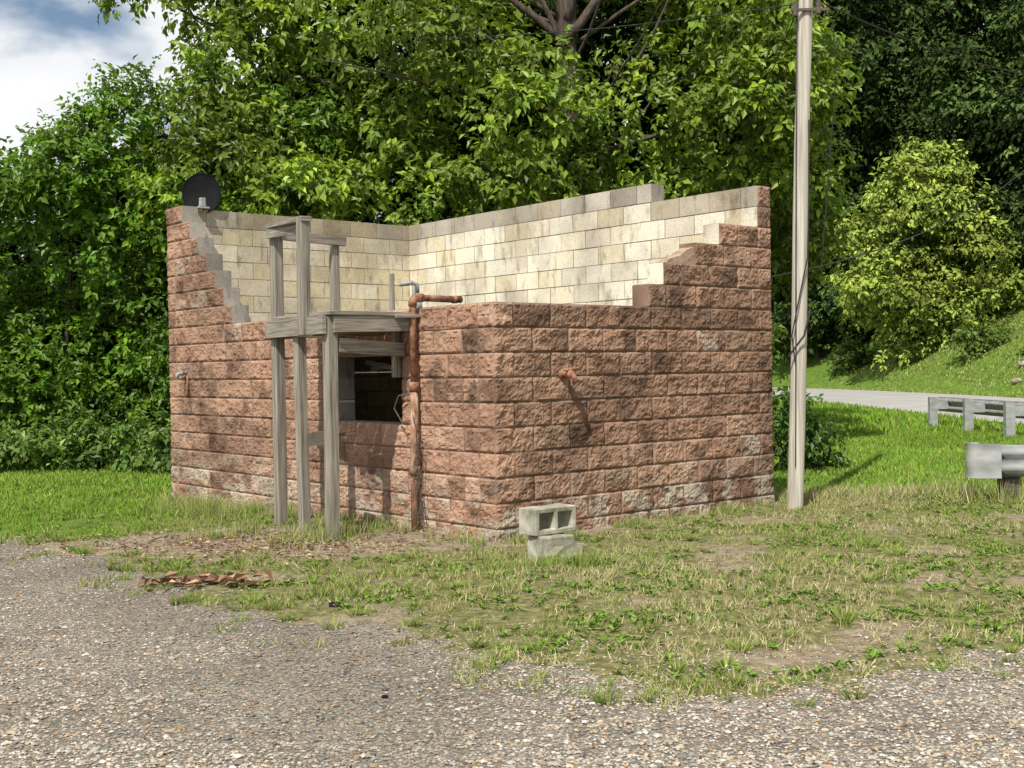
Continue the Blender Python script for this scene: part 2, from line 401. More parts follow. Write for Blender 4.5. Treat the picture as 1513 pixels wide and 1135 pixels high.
for wall,pf,Lw in(('R',prof_R,LA),('L',prof_L,LB),('W3',prof_3,LA),('W4',prof_4,LB)):
    for r in range(ROWB,7):
        z0=Z0+r*CH;z1=z0+CH
        for (s0,s1) in pf(r):
            odd=r%2
            own=(odd==0) if wall in('R','W3') else (odd==1)
            a,b=s0,s1
            if a<=0 and not own: a=T
            if b>=Lw-1e-6 and not own: b=Lw-T
            if wall=='L' and s0<=0 and r>=0: a=s0
            if wall=='W4' and r==5: a=0
            if wall=='R' and r==4: b=Lw-T if not own else b
            if b-a<.05: continue
            off=0 if odd==0 else .203
            cuts=[a]
            k=math.floor((a-off)/BL)*BL+off
            while k<b:
                if k>a+.06 and k<b-.06: cuts.append(k)
                k+=BL
            cuts.append(b)
            for c0,c1 in zip(cuts[:-1],cuts[1:]):
                j0=M_ if c0>a else 0;j1=M_ if c1<b else 0
                w=rng.uniform(-.005,.005) if r>=0 else 0
                zz=rng.uniform(-.003,.003) if r>=0 else 0
                if wall=='R': add_block(c0+j0,c1-j1,0,T,z0+M_,z1-M_,wall,r)
                if wall=='W3': add_block(c0+j0,c1-j1,LB-T+abs(w),LB,z0+M_,z1-M_+zz,wall,r)
                if wall=='L': add_block(0,T,c0+j0,c1-j1,z0+M_,z1-M_,wall,r)
                if wall=='W4': add_block(LA-T+abs(w),LA,c0+j0,c1-j1,z0+M_,z1-M_+zz,wall,r)
            ea=INS if a==s0 else -INS-.001;eb=INS if b==s1 else -INS-.001
            a2=a+ea;b2=b-eb;ins=INS+(.001 if wall in('L','W4') else 0);zt=z1 if pf(r+1) else z1-.012
            if wall in('R','W3'):
                yy=0 if wall=='R' else LB-T;bx=(a2,b2,yy+ins,yy+T-ins)
            else:
                xx=0 if wall=='L' else LA-T;bx=(xx+ins,xx+T-ins,a2,b2)
            x0,x1,y0,y1=bx
            mort.add([(x0,y0,z0),(x1,y0,z0),(x1,y1,z0),(x0,y1,z0),(x0,y0,zt),(x1,y0,zt),(x1,y1,zt),(x0,y1,zt)],
                     [(0,3,2,1),(4,5,6,7),(0,1,5,4),(1,2,6,5),(2,3,7,6),(3,0,4,7)])
fast_mesh('block_walls',np.concatenate(wv),np.concatenate(wf),np.concatenate(wc),M_block,bld)
mort.obj('mortar_joints',M_mortar,bld)
m=MB();x0,x1=2.06,2.44;zb=Z0+2*CH
prof=[(x0,zb),(x1,zb),(x1,zb+.16),(x1-.10,zb+.13),(x1-.19,zb+.07),(x0+.06,zb+.04)]
n=len(prof);m.add([(x,.02,z) for x,z in prof]+[(x,.17,z+random.uniform(-.01,.01)) for x,z in prof],[tuple(range(n)),tuple(range(n,2*n))[::-1]]+[((i+1)%n,i,i+n,(i+1)%n+n) for i in range(n)])
m.obj('broken_block',simple('broken_concrete',[(.3,(.22,.15,.10)),(.7,(.50,.38,.28))],14,.95,bs_=1,bd=.02),bld)
d=MB()
for k in range(22):
    y=.23+k*.262
    d.beam((T+.01,y+.12,1.80),(LA-T-.01,y+.12,1.80),.245,.035,j=.002)
d.obj('upper_floor_boards',M_dark,bld)
d=MB()
d.beam((.30,1.25,1.33),(.34,2.35,1.47),.04,.05,j=.004);d.beam((.36,1.3,1.47),(.36,2.3,1.40),.04,.04,j=.004)
d.beam((.55,1.2,1.0),(1.2,2.6,1.25),.05,.08,j=.004)
d.obj('fallen_timbers',M_woodd,bld)
d=MB();d.tube([(.8,1.9,-.1),(.8,1.9,.95)],.28,16);d.tube([(.8,1.9,.95),(.8,1.9,1.05)],.10,12);d.obj('old_tank',M_rustd,bld)
d=MB();d.beam((.1,1.30,.906),(.1,2.35,.906),.17,.012);d.obj('window_sill',M_mortar,bld)
# ------------------------------------------------------------------ porch
por=empty('wooden_stair_landing',(P0[0],P0[1],0),TH)
Cc=(-.85,1.10);Aa=(-.68,2.26);Bb=(-.765,1.69);Wp=(-.07,2.26)
u1=MB()
ps=.092
def post(m,p,z0,z1,w=ps,lean=(0,0)): m.beam((p[0],p[1],z0),(p[0]+lean[0],p[1]+lean[1],z1),w,w,up=(0,1,0),j=.002)
u1.beam((Cc[0],Cc[1],-.15),(Cc[0]+.01,Cc[1],1.84),ps,ps,j=.002)
post(u1,(Bb[0],Bb[1]),-.15,1.685,.085,(-.005,.03))
post(u1,(Aa[0],Aa[1]),-.15,2.70,ps)
post(u1,(-.885,1.44),1.69,2.69,.085,(.0,-.01))
post(u1,Wp,1.60,2.62,.075)
post(u1,(-.05,1.30),1.32,1.72,.06)
u1.obj('posts',M_woodv,por,bevel=.004)
u2=MB()
u2.beam((Cc[0]-.068,Cc[1]-.04,1.765),(Aa[0]-.068,Aa[1]+.06,1.765),.038,.15,j=.002)
u2.beam((Cc[0]-.0,Cc[1]-.068,1.770),(-.035,Cc[1]-.068,1.790),.038,.14,j=.002)
u2.beam((Aa[0],Aa[1]+.068,1.765),(-.035,Aa[1]+.068,1.765),.038,.14,j=.002)
u2.beam((Cc[0]+.07,Cc[1]-.02,1.60),(-.04,Cc[1]+.1,1.56),.04,.12,j=.002)
u2.beam((Cc[0]+.15,Cc[1]+.5,1.755),(-.04,Cc[1]+.5,1.755),.038,.13,j=.002)
u2.beam((-.885,1.37,2.665),(Aa[0]-.03,Aa[1]+.05,2.70),.10,.038,j=.002)
u2.beam((-.83,1.42,2.60),(Aa[0]-.07,Aa[1]+.03,2.635),.03,.085,j=.002)
u2.beam((Aa[0]+.02,Aa[1]-.06,2.62),(.02,Aa[1]-.06,2.60),.035,.085,j=.002)
u2.beam((-.26,1.03,1.84),(.02,1.02,1.85),.12,.03,j=.002)
for k in range(8):
    y=Cc[1]-.06+k*.155
    u2.beam((-.90+.02*k,y+.03,1.862),(-.03,y+.03,1.862),.14,.034,j=.002)
u2.obj('beams_rails_and_deck',M_woodh,por,bevel=.003)
u3=MB();u3.beam((-.76,1.24,.80),(-.72,1.60,.80),.10,.10,j=.004);u3.beam((-.70,1.10,.855),(-.64,1.62,.855),.16,.02,j=.003)
u3.obj('old_step_block',M_woodd,por)
# ------------------------------------------------------------------ pipes
pp=empty('rusty_vent_pipe',(P0[0],P0[1],0),TH)
m=MB()
arc=[(-.075+.05*(1-math.cos(t)),1.0,1.955+.05*math.sin(t)) for t in np.linspace(0,math.pi/2,6)]
m.tube([(-.075,1.0,1.2)]+[(-.075,1.0,1.955)]+arc[1:]+[(.45,1.0,2.0)],.030,14)
m.tube([(-.075,1.0,1.93),(-.075,1.0,1.97),arc[3],(arc[5][0],1.0,2.005),(.03,1.0,2.005)],.038,14)
m.tube([(-.075,1.0,1.20),(-.075,1.0,1.28)],.043,14);m.tube([(.36,1.0,2.0),(.40,1.0,2.0)],.036,12)
m.obj('upper_pipe',M_rust,pp,smooth=True)
m=MB();m.tube([(-.085,1.0,-.1),(-.08,1.0,.6),(-.075,1.0,1.2)],.036,14);m.tube([(-.082,1.0,.48),(-.082,1.0,.56)],.05,12)
m.beam((-.08,1.05,.52),(-.01,1.05,.52),.06,.10);m.obj('lower_pipe',M_rustd,pp,smooth=True)
m=MB()
for k in range(8):
    y=.92+random.uniform(-.05,.06);P=[]
    for z in np.linspace(0,random.uniform(.6,1.12),12): 
        P.append((-.06-random.uniform(0,.07),y+random.uniform(-.02,.02)-.04*math.sin(z*4+k),z))
    m.tube(P,.0035,5)
m.tube([(-.04,1.10,1.18),(-.10,1.2,1.16),(-.12,1.24,1.05),(-.10,1.15,.93),(-.09,1.05,.95)],.006,6)
m.obj('dead_vines',M_woodd,pp)
sp=empty('wall_spigot',(P0[0],P0[1],0),TH)
m=MB()
m.tube([(.02,5.6,1.39),(-.10,5.6,1.39),(-.13,5.6,1.375),(-.135,5.6,1.33)],.022,10);m.tube([(-.06,5.6,1.39),(-.10,5.6,1.39)],.03,10)
m.obj('grey_elbow',M_galvd,sp,smooth=True)
m=MB();m.tube([(-.03,5.55,1.37),(-.035,5.55,1.10)],.012,8);m.obj('rusty_drop',M_rust,sp,smooth=True)
sp=empty('wall_spigot.001',(P0[0],P0[1],0),TH)
m=MB();m.tube([(.73,.03,1.33),(.73,-.14,1.325)],.024,12);m.tube([(.73,-.09,1.325),(.73,-.13,1.325)],.036,12)
m.tube([(.73,-.12,1.34),(.735,-.15,1.30),(.74,-.16,1.25)],.024,10);m.tube([(.67,-.10,1.365),(.79,-.10,1.365)],.012,8)
m.tube([(.73,.0,1.33),(.73,-.035,1.33)],.045,12)
m.obj('rusty_faucet',M_rust,sp,smooth=True)
sp=empty('vent_stack',(P0[0],P0[1],0),TH)
m=MB();m.tube([(.62,1.95,1.8),(.62,1.95,2.22)],.022,10)
m.tube([(.50,2.02,2.20),(.60,1.95,2.22),(.64,1.92,2.20),(.64,1.92,2.12)],.02,10);m.tube([(.64,1.92,1.95),(.64,1.92,2.03)],.045,12);m.obj('pipe',M_galvd,sp,smooth=True)
m=MB();m.beam((.40,2.0,1.8),(.40,2.0,2.30),.05,.03);m.obj('stake',M_woodv,sp)
# ------------------------------------------------------------------ dish
ds=empty('satellite_dish',(P0[0],P0[1],0),TH)
hx,hy,hz=.38,5.95,Z0+7*CH
m=MB();cc_=Vector((hx,hy,hz+.20))
axis_=Vector((-.55,-.80,.10)).normalized()
a_=axis_.cross(Vector((0,0,1))).normalized();b_=a_.cross(axis_).normalized()
nr_,ns_=8,40;vs=[cc_-axis_*.045];fs=[]
for i in range(1,nr_+1):
    r=i/nr_
    for k in range(ns_):
        t=2*math.pi*k/ns_;vs.append(cc_+a_*math.cos(t)*r*.225+b_*math.sin(t)*r*.245+axis_*(.045*(r*r-1)))
for k in range(ns_): fs.append((0,1+k,1+(k+1)%ns_))
for i in range(nr_-1):
    for k in range(ns_): fs.append((1+i*ns_+k,1+(i+1)*ns_+k,1+(i+1)*ns_+(k+1)%ns_,1+i*ns_+(k+1)%ns_))
m.add(vs,fs)
rim=[cc_+a_*math.cos(t)*.225+b_*math.sin(t)*.245 for t in np.linspace(0,2*math.pi,41)]
m.tube(rim,.006,6,cap=False);m.obj('reflector',M_black,ds,smooth=True)
m=MB();b0=Vector((hx-.05,hy-.12,hz))
m.tube([b0,b0+Vector((0,0,.08)),cc_-b_*.14+axis_*.03],.02,8);m.beam(b0+Vector((-.07,0,.012)),b0+Vector((.07,0,.012)),.10,.018)
m.beam(b0+Vector((0,0,.03)),b0+Vector((0,0,.13)),.07,.05)
m.tube([b0+Vector((-.05,0,.0)),b0+Vector((0,0,.12))],.009,6);m.tube([b0+Vector((.05,-.02,.0)),b0+Vector((0,0,.12))],.009,6)
m.tube([cc_-b_*.20,cc_-b_*.14+axis_*.12],.009,6);m.obj('mount',M_galv,ds)

# ------------------------------------------------------------------ utility pole
up=empty('utility_pole',(2.70,11.45,0))
m=MB();P=[];Rr=[]
for k in range(26):
    z=-.4+k*.36;P.append((.034*z+.008*math.sin(z*1.3),.01*math.sin(z*.9),z));Rr.append(.078-.0035*z/1.0*.6+random.uniform(-.0015,.0015))
m.tube(P,Rr,20);m.obj('shaft',M_polew,up,smooth=True)
m=MB();zt=4.74
m.beam((.034*zt-.16,-.09,zt),(.034*zt+.2,-.09,zt),.025,.025);m.tube([(.034*zt-.12,-.10,zt-.06),(.034*zt-.12,-.10,zt+.06)],.025,8)
m.tube([(.034*zt+.10,-.10,zt-.04),(.034*zt+.10,-.10,zt+.08)],.025,8)
m.obj('insulator_bracket',M_woodd,up)
m=MB()
def cat(p,q,sag,n=24):
    p=Vector(p);q=Vector(q);return [p.lerp(q,t)-Vector((0,0,sag*4*t*(1-t))) for t in np.linspace(0,1,n)]
# guy wire running down behind the building, service drops
m.tube(cat((.034*zt-.1,-.1,zt),(-.55,5.2,2.2),.10),.006,5)
m.tube(cat((.034*zt-.12,-.1,zt+.05),(-9,14,9.0),.4),.006,5)
m.tube(cat((.034*zt+.1,-.1,zt+.08),(9,9,6.4),.5),.007,5)
m.tube([(.034*zt+.1,-.1,zt+.02),(.034*zt+.24,-.08,zt-.1),(.034*zt+.27,-.06,zt-.6),(.034*zt+.20,0,zt-1.6),(.28,0,2.3)],.005,5)
m.tube([(.16,-.085,3.7),(.15,-.09,3.0),(.13,-.09,2.4),(.02,-.10,1.9),(-.03,-.09,1.65),(.0,-.085,1.4)],.007,5)
m.tube([(.055,-.088,4.7),(.02,-.088,2.5),(-.01,-.088,.4)],.005,5)
m.tube([(.15,-.1,1.9),(.08,-.12,1.65),(-.07,-.1,1.45)],.01,6)
m.obj('cables',M_cable,up)
wr=empty('overhead_wire',(0,0,0));m=MB()
m.tube(cat((3.0,14,1.9+.5),(14,30,7.2),.6,30),.010,5);m.tube(cat((5.4,20,9),(22,30,14),.7,30),.012,5)
m.obj('wire',M_cable,wr)

# ------------------------------------------------------------------ guardrails
def wbeam(mb,p,q,z,side,nseg=2,dp=.06):
    p=Vector((*p,0));q=Vector((*q,0));d=(q-p).normalized();nn=Vector((-d.y,d.x,0))*side
    pr=[(-.155,0),(-.13,.005),(-.10,dp*.85),(-.078,dp),(-.055,dp*.85),(-.02,.008),(.02,.008),(.055,dp*.85),(.078,dp),(.10,dp*.85),(.13,.005),(.155,0)]
    vs=[];k=len(pr)
    for t in np.linspace(0,1,nseg+1):
        c=p.lerp(q,t)
        for (h,o) in pr: vs.append(c+nn*o+Vector((0,0,z+h)))
    for t in np.linspace(0,1,nseg+1):
        c=p.lerp(q,t)
        for (h,o) in pr: vs.append(c+nn*(o-.006)+Vector((0,0,z+h)))
    fs=[]
    B=(nseg+1)*k
    for i in range(nseg):
        for j in range(k-1):
            fs.append((i*k+j,i*k+j+1,(i+1)*k+j+1,(i+1)*k+j));fs.append((B+i*k+j,B+(i+1)*k+j,B+(i+1)*k+j+1,B+i*k+j+1))
        fs.append((i*k,(i+1)*k,B+(i+1)*k,B+i*k));fs.append((i*k+k-1,B+i*k+k-1,B+(i+1)*k+k-1,(i+1)*k+k-1))
    for j in range(k-1): fs.append((j,B+j,B+j+1,j+1))
    mb.add(vs,fs)
g1=empty('guardrail',(0,0,0));m=MB();wbeam(m,(9.25,25.9),(9.65,10.5),.47,-1,6);m.obj('w_beam',M_galvd,g1)
m=MB()
for k in range(9):
    y=25.3-k*1.87;m.beam((8.92+.03*k,y,-.2),(8.92+.03*k,y,.64),.17,.12,up=(0,1,0));m.beam((8.95+.03*k,y,.47),(9.24+.03*k,y,.47),.1,.18)
m.obj('posts',M_galv,g1)
g2=empty('guardrail.001',(0,0,0));m=MB();GZ_=.40
pA=Vector((4.68,11.76));pB=Vector((9.0,10.6))
wbeam(m,pA,pB,GZ_,-1,4,.05)
d_=(pA-pB).normalized();d_=Vector((d_.x,d_.y,0));n_=Vector((d_.y,-d_.x,0))
if n_.y>0: n_=-n_
K=14;vs=[];zs=[-.17,-.14,-.09,-.03,.03,.09,.14,.17];R_=.10
for i in range(K):
    ang=-.15+ (i/(K-1))*math.pi*1.15
    if i==0: c=Vector((pA.x,pA.y,GZ_))-d_*.12+n_*.065;dirn=n_
    else:
        c=Vector((pA.x,pA.y,GZ_))+d_*.10-n_*.035+(n_*math.cos(ang)+d_*math.sin(ang))*R_;dirn=n_*math.cos(ang)+d_*math.sin(ang)
    for z in zs: vs.append(c+dirn*(.008*math.cos(z*30))+Vector((0,0,z)))
kz=len(zs)
fs=[(i*kz+j,i*kz+j+1,(i+1)*kz+j+1,(i+1)*kz+j) for i in range(K-1) for j in range(kz-1)]
m.add(vs,fs)
m.obj('w_beam_and_end_shoe',M_galv,g2,smooth=True)
m=MB()
for x,y in((4.93,11.86),(6.9,11.32),(8.8,10.82)):
    m.beam((x,y,-.2),(x,y,.50),.16,.2,up=(0,1,0),j=.005)
m.obj('timber_posts',M_woodd,g2)

# ------------------------------------------------------------------ cinder blocks
def voxel(name,xs,ys,zs,hole,mat,parent,jit=.002):
    idx={};vs=[];fs=[]
    def vi(i,j,k):
        if (i,j,k) not in idx:
            idx[(i,j,k)]=len(vs);vs.append((xs[i]+random.uniform(-jit,jit),ys[j]+random.uniform(-jit,jit),zs[k]+random.uniform(-jit,jit)))
        return idx[(i,j,k)]
    nx,ny,nz=len(xs)-1,len(ys)-1,len(zs)-1
    sol=lambda i,j,k:0<=i<nx and 0<=j<ny and 0<=k<nz and not hole(i,j,k)
    for i in range(nx):
        for j in range(ny):
            for k in range(nz):
                if not sol(i,j,k): continue
                if not sol(i-1,j,k): fs.append((vi(i,j,k),vi(i,j,k+1),vi(i,j+1,k+1),vi(i,j+1,k)))
                if not sol(i+1,j,k): fs.append((vi(i+1,j,k),vi(i+1,j+1,k),vi(i+1,j+1,k+1),vi(i+1,j,k+1)))
                if not sol(i,j-1,k): fs.append((vi(i,j,k),vi(i+1,j,k),vi(i+1,j,k+1),vi(i,j,k+1)))
                if not sol(i,j+1,k): fs.append((vi(i,j+1,k),vi(i,j+1,k+1),vi(i+1,j+1,k+1),vi(i+1,j+1,k)))
                if not sol(i,j,k-1): fs.append((vi(i,j,k),vi(i,j+1,k),vi(i+1,j+1,k),vi(i+1,j,k)))
                if not sol(i,j,k+1): fs.append((vi(i,j,k+1),vi(i+1,j,k+1),vi(i+1,j+1,k+1),vi(i,j+1,k+1)))
    mb=MB();mb.v=vs;mb.f=fs
    return mb.obj(name,mat,parent,bevel=.006)
c1=empty('cinder_block',(.155,8.47,.185),math.radians(40))
voxel('shell',[0,.035,.178,.212,.355,.39],[0,.19],[0,.035,.155,.19],lambda i,j,k:i in(1,3) and k==1,M_cinder,c1)
c2=empty('cinder_block.001',(.19,8.44,-.01),math.radians(32))
voxel('shell',[0,.04,.12,.18,.29,.37],[0,.04,.10,.19],[0,.05,.12,.188],lambda i,j,k:(i==4 and k==2),M_cinder,c2,.010)

# ------------------------------------------------------------------ foliage
def nrmz(a): return a/np.maximum(np.linalg.norm(a,axis=-1,keepdims=True),1e-9)
def leaf_geo(pos,adir,nd,Ln,Wd,fold=.18):
    adir=nrmz(adir);b=nrmz(np.cross(adir,nd));n=np.cross(b,adir)
    Lc=Ln[:,None];Wc=Wd[:,None]
    v0=pos;v1=pos+adir*Lc*.45+b*Wc*.5+n*Wc*fold;v2=pos+adir*Lc-n*Lc*.12;v3=pos+adir*Lc*.45-b*Wc*.5+n*Wc*fold
    V=np.stack([v0,v1,v2,v3],1).reshape(-1,3)
    F=np.arange(len(pos)*4).reshape(-1,4);return V,F
def crown(name,clumps,spr,m,Ls,base,parent=None,var=.3,yel=.35,droop=.5,front=True,ratio=.55,mat=None):
    Vs=[];Fs=[];Cs=[];vb=0
    for c in clumps:
        C=c[:3];R=c[3:6];ns=int(spr*(R[0]*R[2])/(.9*.9)) ;ns=max(ns,8)
        d=nrmz(rng.normal(size=(ns,3)));d[:,2]=d[:,2]*.9+.15
        if front: d[:,1]-=.45
        d=nrmz(d)
        r=rng.uniform(.5,1.08,ns)**.6
        lump=.65+.7*vn(d[:,0]*3+C[0]*7,d[:,1]*3+C[1],d[:,2]*3+C[2]*5,5)
        p=C+d*R*(r*lump)[:,None]
        tw=nrmz(d*.8+rng.normal(size=(ns,3))*.55+np.array([0,0,-droop*.35]))
        side=nrmz(np.cross(tw,rng.normal(size=(ns,3))*.5+np.array([0,0,1])))
        L0=Ls*rng.uniform(.75,1.25,ns)
        j=np.arange(m)
        step=(j//2*.5)[None]*L0[:,None]
        pos=p[:,None]+tw[:,None]*step[...,None]+rng.normal(size=(ns,m,3))*(Ls*.22)
        sg=np.where(j%2==0,1,-1)[None,:,None]
        ad=tw[:,None]*.5+side[:,None]*sg*.7+np.array([0,0,-droop])+rng.normal(size=(ns,m,3))*.45
        up=np.array([0,-.25,1.0])+d[:,None]*.55+rng.normal(size=(ns,m,3))*.5
        Ln=(L0[:,None]*rng.uniform(.6,1.25,(ns,m))).ravel()
        V,F=leaf_geo(pos.reshape(-1,3),ad.reshape(-1,3),up.reshape(-1,3),Ln,Ln*ratio)
        ct=rng.uniform(1-var,1+var)
        y=rng.random(ns)**2*yel
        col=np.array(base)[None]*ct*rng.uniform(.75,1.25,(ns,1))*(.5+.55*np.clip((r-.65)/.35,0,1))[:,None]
        col=col*(1+y[:,None]*np.array([1.15,.75,.2]))
        col=np.repeat(col,m,0)*rng.uniform(.8,1.2,(ns*m,1));col=np.repeat(col,4,0)
        Vs.append(V);Fs.append(F+vb);Cs.append(col);vb+=len(V)
    print(name,vb//4)
    return fast_mesh(name,np.concatenate(Vs),np.concatenate(Fs),np.concatenate(Cs),mat or M_leaf,parent)
def limb(mb,p,d,L,r,n=9,wob=.12,up=.05):
    pts=[Vector(p)];d=Vector(d).normalized()
    for i in range(n):
        d=(d+Vector((random.uniform(-wob,wob),random.uniform(-wob,wob),random.uniform(-wob,wob)+up))).normalized()
        pts.append(pts[-1]+d*L/n)
    mb.tube(pts,[r*(1-.85*i/n) for i in range(n+1)],7);return pts

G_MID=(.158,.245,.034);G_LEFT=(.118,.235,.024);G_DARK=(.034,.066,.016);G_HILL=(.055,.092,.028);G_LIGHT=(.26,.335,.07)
# central big tree
t1=empty('maple_tree',(0,0,0));mb=MB()
tr=[(1.25,20.9,-.3),(1.15,20.8,3),(1.0,20.6,6),(1.05,20.5,8),(.9,20.5,11)]
mb.tube(tr,[.30,.24,.20,.16,.08],10)
for k in range(26):
    z=random.uniform(3,9.5);a=random.uniform(0,2*math.pi)
    limb(mb,(1.05,20.8,z),(math.cos(a),math.sin(a)*.6-.2,random.uniform(.2,.9)),random.uniform(1.5,5),random.uniform(.03,.07))
limb(mb,(1.05,20.4,6.9),(-1,-.1,.8),3.2,.08);limb(mb,(1.05,20.4,7.0),(.8,-.1,.9),3.2,.09);limb(mb,(1.05,20.4,7.3),(.35,-.1,1),3,.08)
limb(mb,(1.0,20.4,6.7),(-.3,-.1,1),3,.06);limb(mb,(1.0,20.2,5.6),(-1,-.6,.25),4.5,.05,12,.1,.0);limb(mb,(1.0,20.2,4.9),(1,-.6,.15),4,.05,12,.1,.0)
mb.obj('trunk_and_limbs',M_bark,t1,smooth=True)
cl=[]
for ix in range(14):
    for iz in range(12):
        X=-5.0+ix*.83+rng.uniform(-.45,.45);Z=.5+iz*.86+rng.uniform(-.45,.45)
        if Z<1.5 and -3.4<X<2.2 and rng.random()<.6: continue
        Y=20.4+(vn(X*.6,Z*.7,0,91)-.5)*4.2+ (Z-5)*.05
        r=rng.uniform(.40,.88)
        if X+r*.6>(.262 if Z<7 else .24)*Y: X=(.262 if Z<7 else .24)*Y-r*.8
        if Z<2.8 and X+r>.205*Y: X=.205*Y-r
        if X<-4.7 and Z>6.3: continue
        if abs(X-1.05)<.3+r and Z>6.2: continue
        cl.append((X,Y,Z,r*1.1,r*.9,r*.70))
cl+=[(-5.9,20.5,8.1,.7,.6,.35),(-5.3,20.5,7.6,.5,.5,.3),(-6.6,20.4,7.85,.4,.4,.2),(-4.8,20.6,6.9,.5,.6,.5),(-4.5,20.6,8.2,.7,.7,.5),(-4.3,20.5,7.4,.6,.6,.5)]
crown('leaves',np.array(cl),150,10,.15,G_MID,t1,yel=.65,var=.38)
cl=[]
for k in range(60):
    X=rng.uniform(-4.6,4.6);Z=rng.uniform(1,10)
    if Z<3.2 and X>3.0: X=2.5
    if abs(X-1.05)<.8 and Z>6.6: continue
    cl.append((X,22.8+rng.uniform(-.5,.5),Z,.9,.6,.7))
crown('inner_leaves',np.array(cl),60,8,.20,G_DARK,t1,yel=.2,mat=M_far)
mb=MB();limb(mb,(-1.5,21,5.6),(-1,-.05,.42),5.6,.07,12,.05,.0);limb(mb,(-3,21,6.2),(-1,-.1,.5),3.4,.04,9,.06,.0);mb.obj('overhanging_limb',M_bark,t1)
# left thicket trees
t2=empty('mulberry_tree',(0,0,0));cl=[]
topx=[-14,-9.5,-8.1,-6.9,-6.4,-5.6,-4.4,-3.2];topz=[5.0,4.9,5.0,5.6,6.1,5.9,6.2,6.3]
for ix in range(10):
    for iz in range(9):
        X=-10.6+ix*.80+rng.uniform(-.4,.4);Z=.3+iz*.74+rng.uniform(-.3,.3)
        r=rng.uniform(.42,.82)
        tz=np.interp(X,topx,topz)
        if Z+r*.75>tz: Z=tz-r*rng.uniform(.6,1.1)
        Y=20.1+(vn(X*.7,Z*.8,0,97)-.5)*3.2
        if Z<1.2: Y=max(Y,20.4)
        cl.append((X,Y,Z,r,r*.85,r*.8))
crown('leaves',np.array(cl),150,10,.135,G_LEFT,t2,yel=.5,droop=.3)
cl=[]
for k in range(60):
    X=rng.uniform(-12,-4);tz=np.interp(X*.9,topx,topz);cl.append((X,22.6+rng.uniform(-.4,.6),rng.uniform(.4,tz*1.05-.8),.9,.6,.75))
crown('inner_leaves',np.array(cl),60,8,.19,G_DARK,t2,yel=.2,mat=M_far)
mb=MB()
for k in range(8):
    x=-11+k*1.0;limb(mb,(x,20.9,-.2),(random.uniform(-.2,.2),0,1),5.3,.07,10,.08)
mb.obj('stems',M_bark,t2)
cl=[]
for k in range(34):
    X=rng.uniform(-9,-4.6);tz=np.interp(X,topx,topz);cl.append((X,19.8+rng.uniform(-.5,.5),tz+rng.uniform(-.15,.25),.12,.12,.32))
crown('top_shoots',np.array(cl),30,10,.12,G_LEFT,t2,yel=.6,droop=.1)
# rear woodland
cl=[]
for k in range(105):
    Y=25.5+rng.uniform(-1.5,2);Z=rng.uniform(.5,12.5);r=rng.uniform(1,1.6)
    hi=(.25 if Z>3.2 else .19)*Y-r*.7
    X=rng.uniform(-6.0,hi)
    if X<-4.5 and Z>7.6: continue
    cl.append((X,Y,Z,r,r*.8,r*.8))
for k in range(22):
    cl.append((rng.uniform(-15,-6),24+rng.uniform(-1,1),rng.uniform(.5,4.2),1.2,1,.9))
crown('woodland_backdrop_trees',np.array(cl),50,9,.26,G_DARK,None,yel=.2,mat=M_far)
# hillside: individual crowns stacked up the slope
cl=[];tm=MB();nh=0
def hill_tree(X,Y,ht,w):
    z=float(H(np.array([X]),np.array([Y]))[0])
    tm.tube([(X,Y,z-.3),(X+random.uniform(-.4,.4),Y,z+ht*.9)],[.2,.06],7)
    n=int(ht*.95)
    for k in range(n):
        t=(k+.5)/n;rr=w*(math.sin(math.pi*min(1,.18+t*.82))**.7)*rng.uniform(.55,1)
        a=rng.uniform(0,6.28);r=rng.uniform(.9,1.7)
        cl.append((X+math.cos(a)*rr*.6,Y+math.sin(a)*rr*.5-.3,z+1.2+t*(ht-1.5),r*1.15,r,r*.66))
random.seed(3)
while nh<46:
    Y=rng.uniform(40,88);X=Y*rng.uniform(.17,.56)
    s=float(road_sd(np.array([X]),np.array([Y]))[0])
    if s<RH+7 or s>RH+24: continue
    if Y<64 and .30<X/Y<.40: continue
    hill_tree(X,Y,rng.uniform(10,17),rng.uniform(2,3.4));nh+=1
for k in range(16):
    Y=88+rng.uniform(-4,10);X=Y*(.15+.013*k)
    hill_tree(X,Y,rng.uniform(18,26),3.6)
for k in range(10):
    Y=74+rng.uniform(-3,3);X=Y*(.235+.022*k);hill_tree(X,Y,rng.uniform(19,25),3.4)
crown('hillside_woodland',np.array(cl),48,9,.38,G_HILL,None,yel=.35,var=.6,mat=M_far)
tm.obj('hillside_trunks',M_bark)
# light green tree
t3=empty('locust_tree',(0,0,0));cl=[];lx0,ly0=21.2,62.0;hz=float(H(np.array([lx0]),np.array([ly0]))[0])
prof=[(0.5,2.9),(1.9,4.0),(3.5,4.6),(5.0,4.5),(6.5,3.8),(8.0,2.9),(9.2,1.9),(10.2,.9)]
for z,r in prof:
    n=max(3,int(r*3.5))
    for k in range(n):
        a=2*math.pi*k/n+rng.uniform(-.4,.4);q=r*rng.uniform(.4,1.1)-.5
        cr_=rng.uniform(.65,1.3);cl.append((lx0+.3+math.cos(a)*q,ly0+math.sin(a)*q*.7,hz+z+rng.uniform(-.55,.55),cr_*1.25,cr_,cr_*.48))
crown('leaves',np.array(cl),70,10,.29,G_LIGHT,t3,yel=.25,var=.3,droop=.5,mat=M_far)
mb=MB();mb.tube([(lx0,ly0,hz-.4),(lx0,ly0,hz+8)],[.22,.06],8)
for k in range(10): limb(mb,(lx0,ly0,hz+random.uniform(.5,5)),(random.uniform(-1,1),random.uniform(-.6,.2),.6),3,.08)
mb.obj('trunk',M_bark,t3)
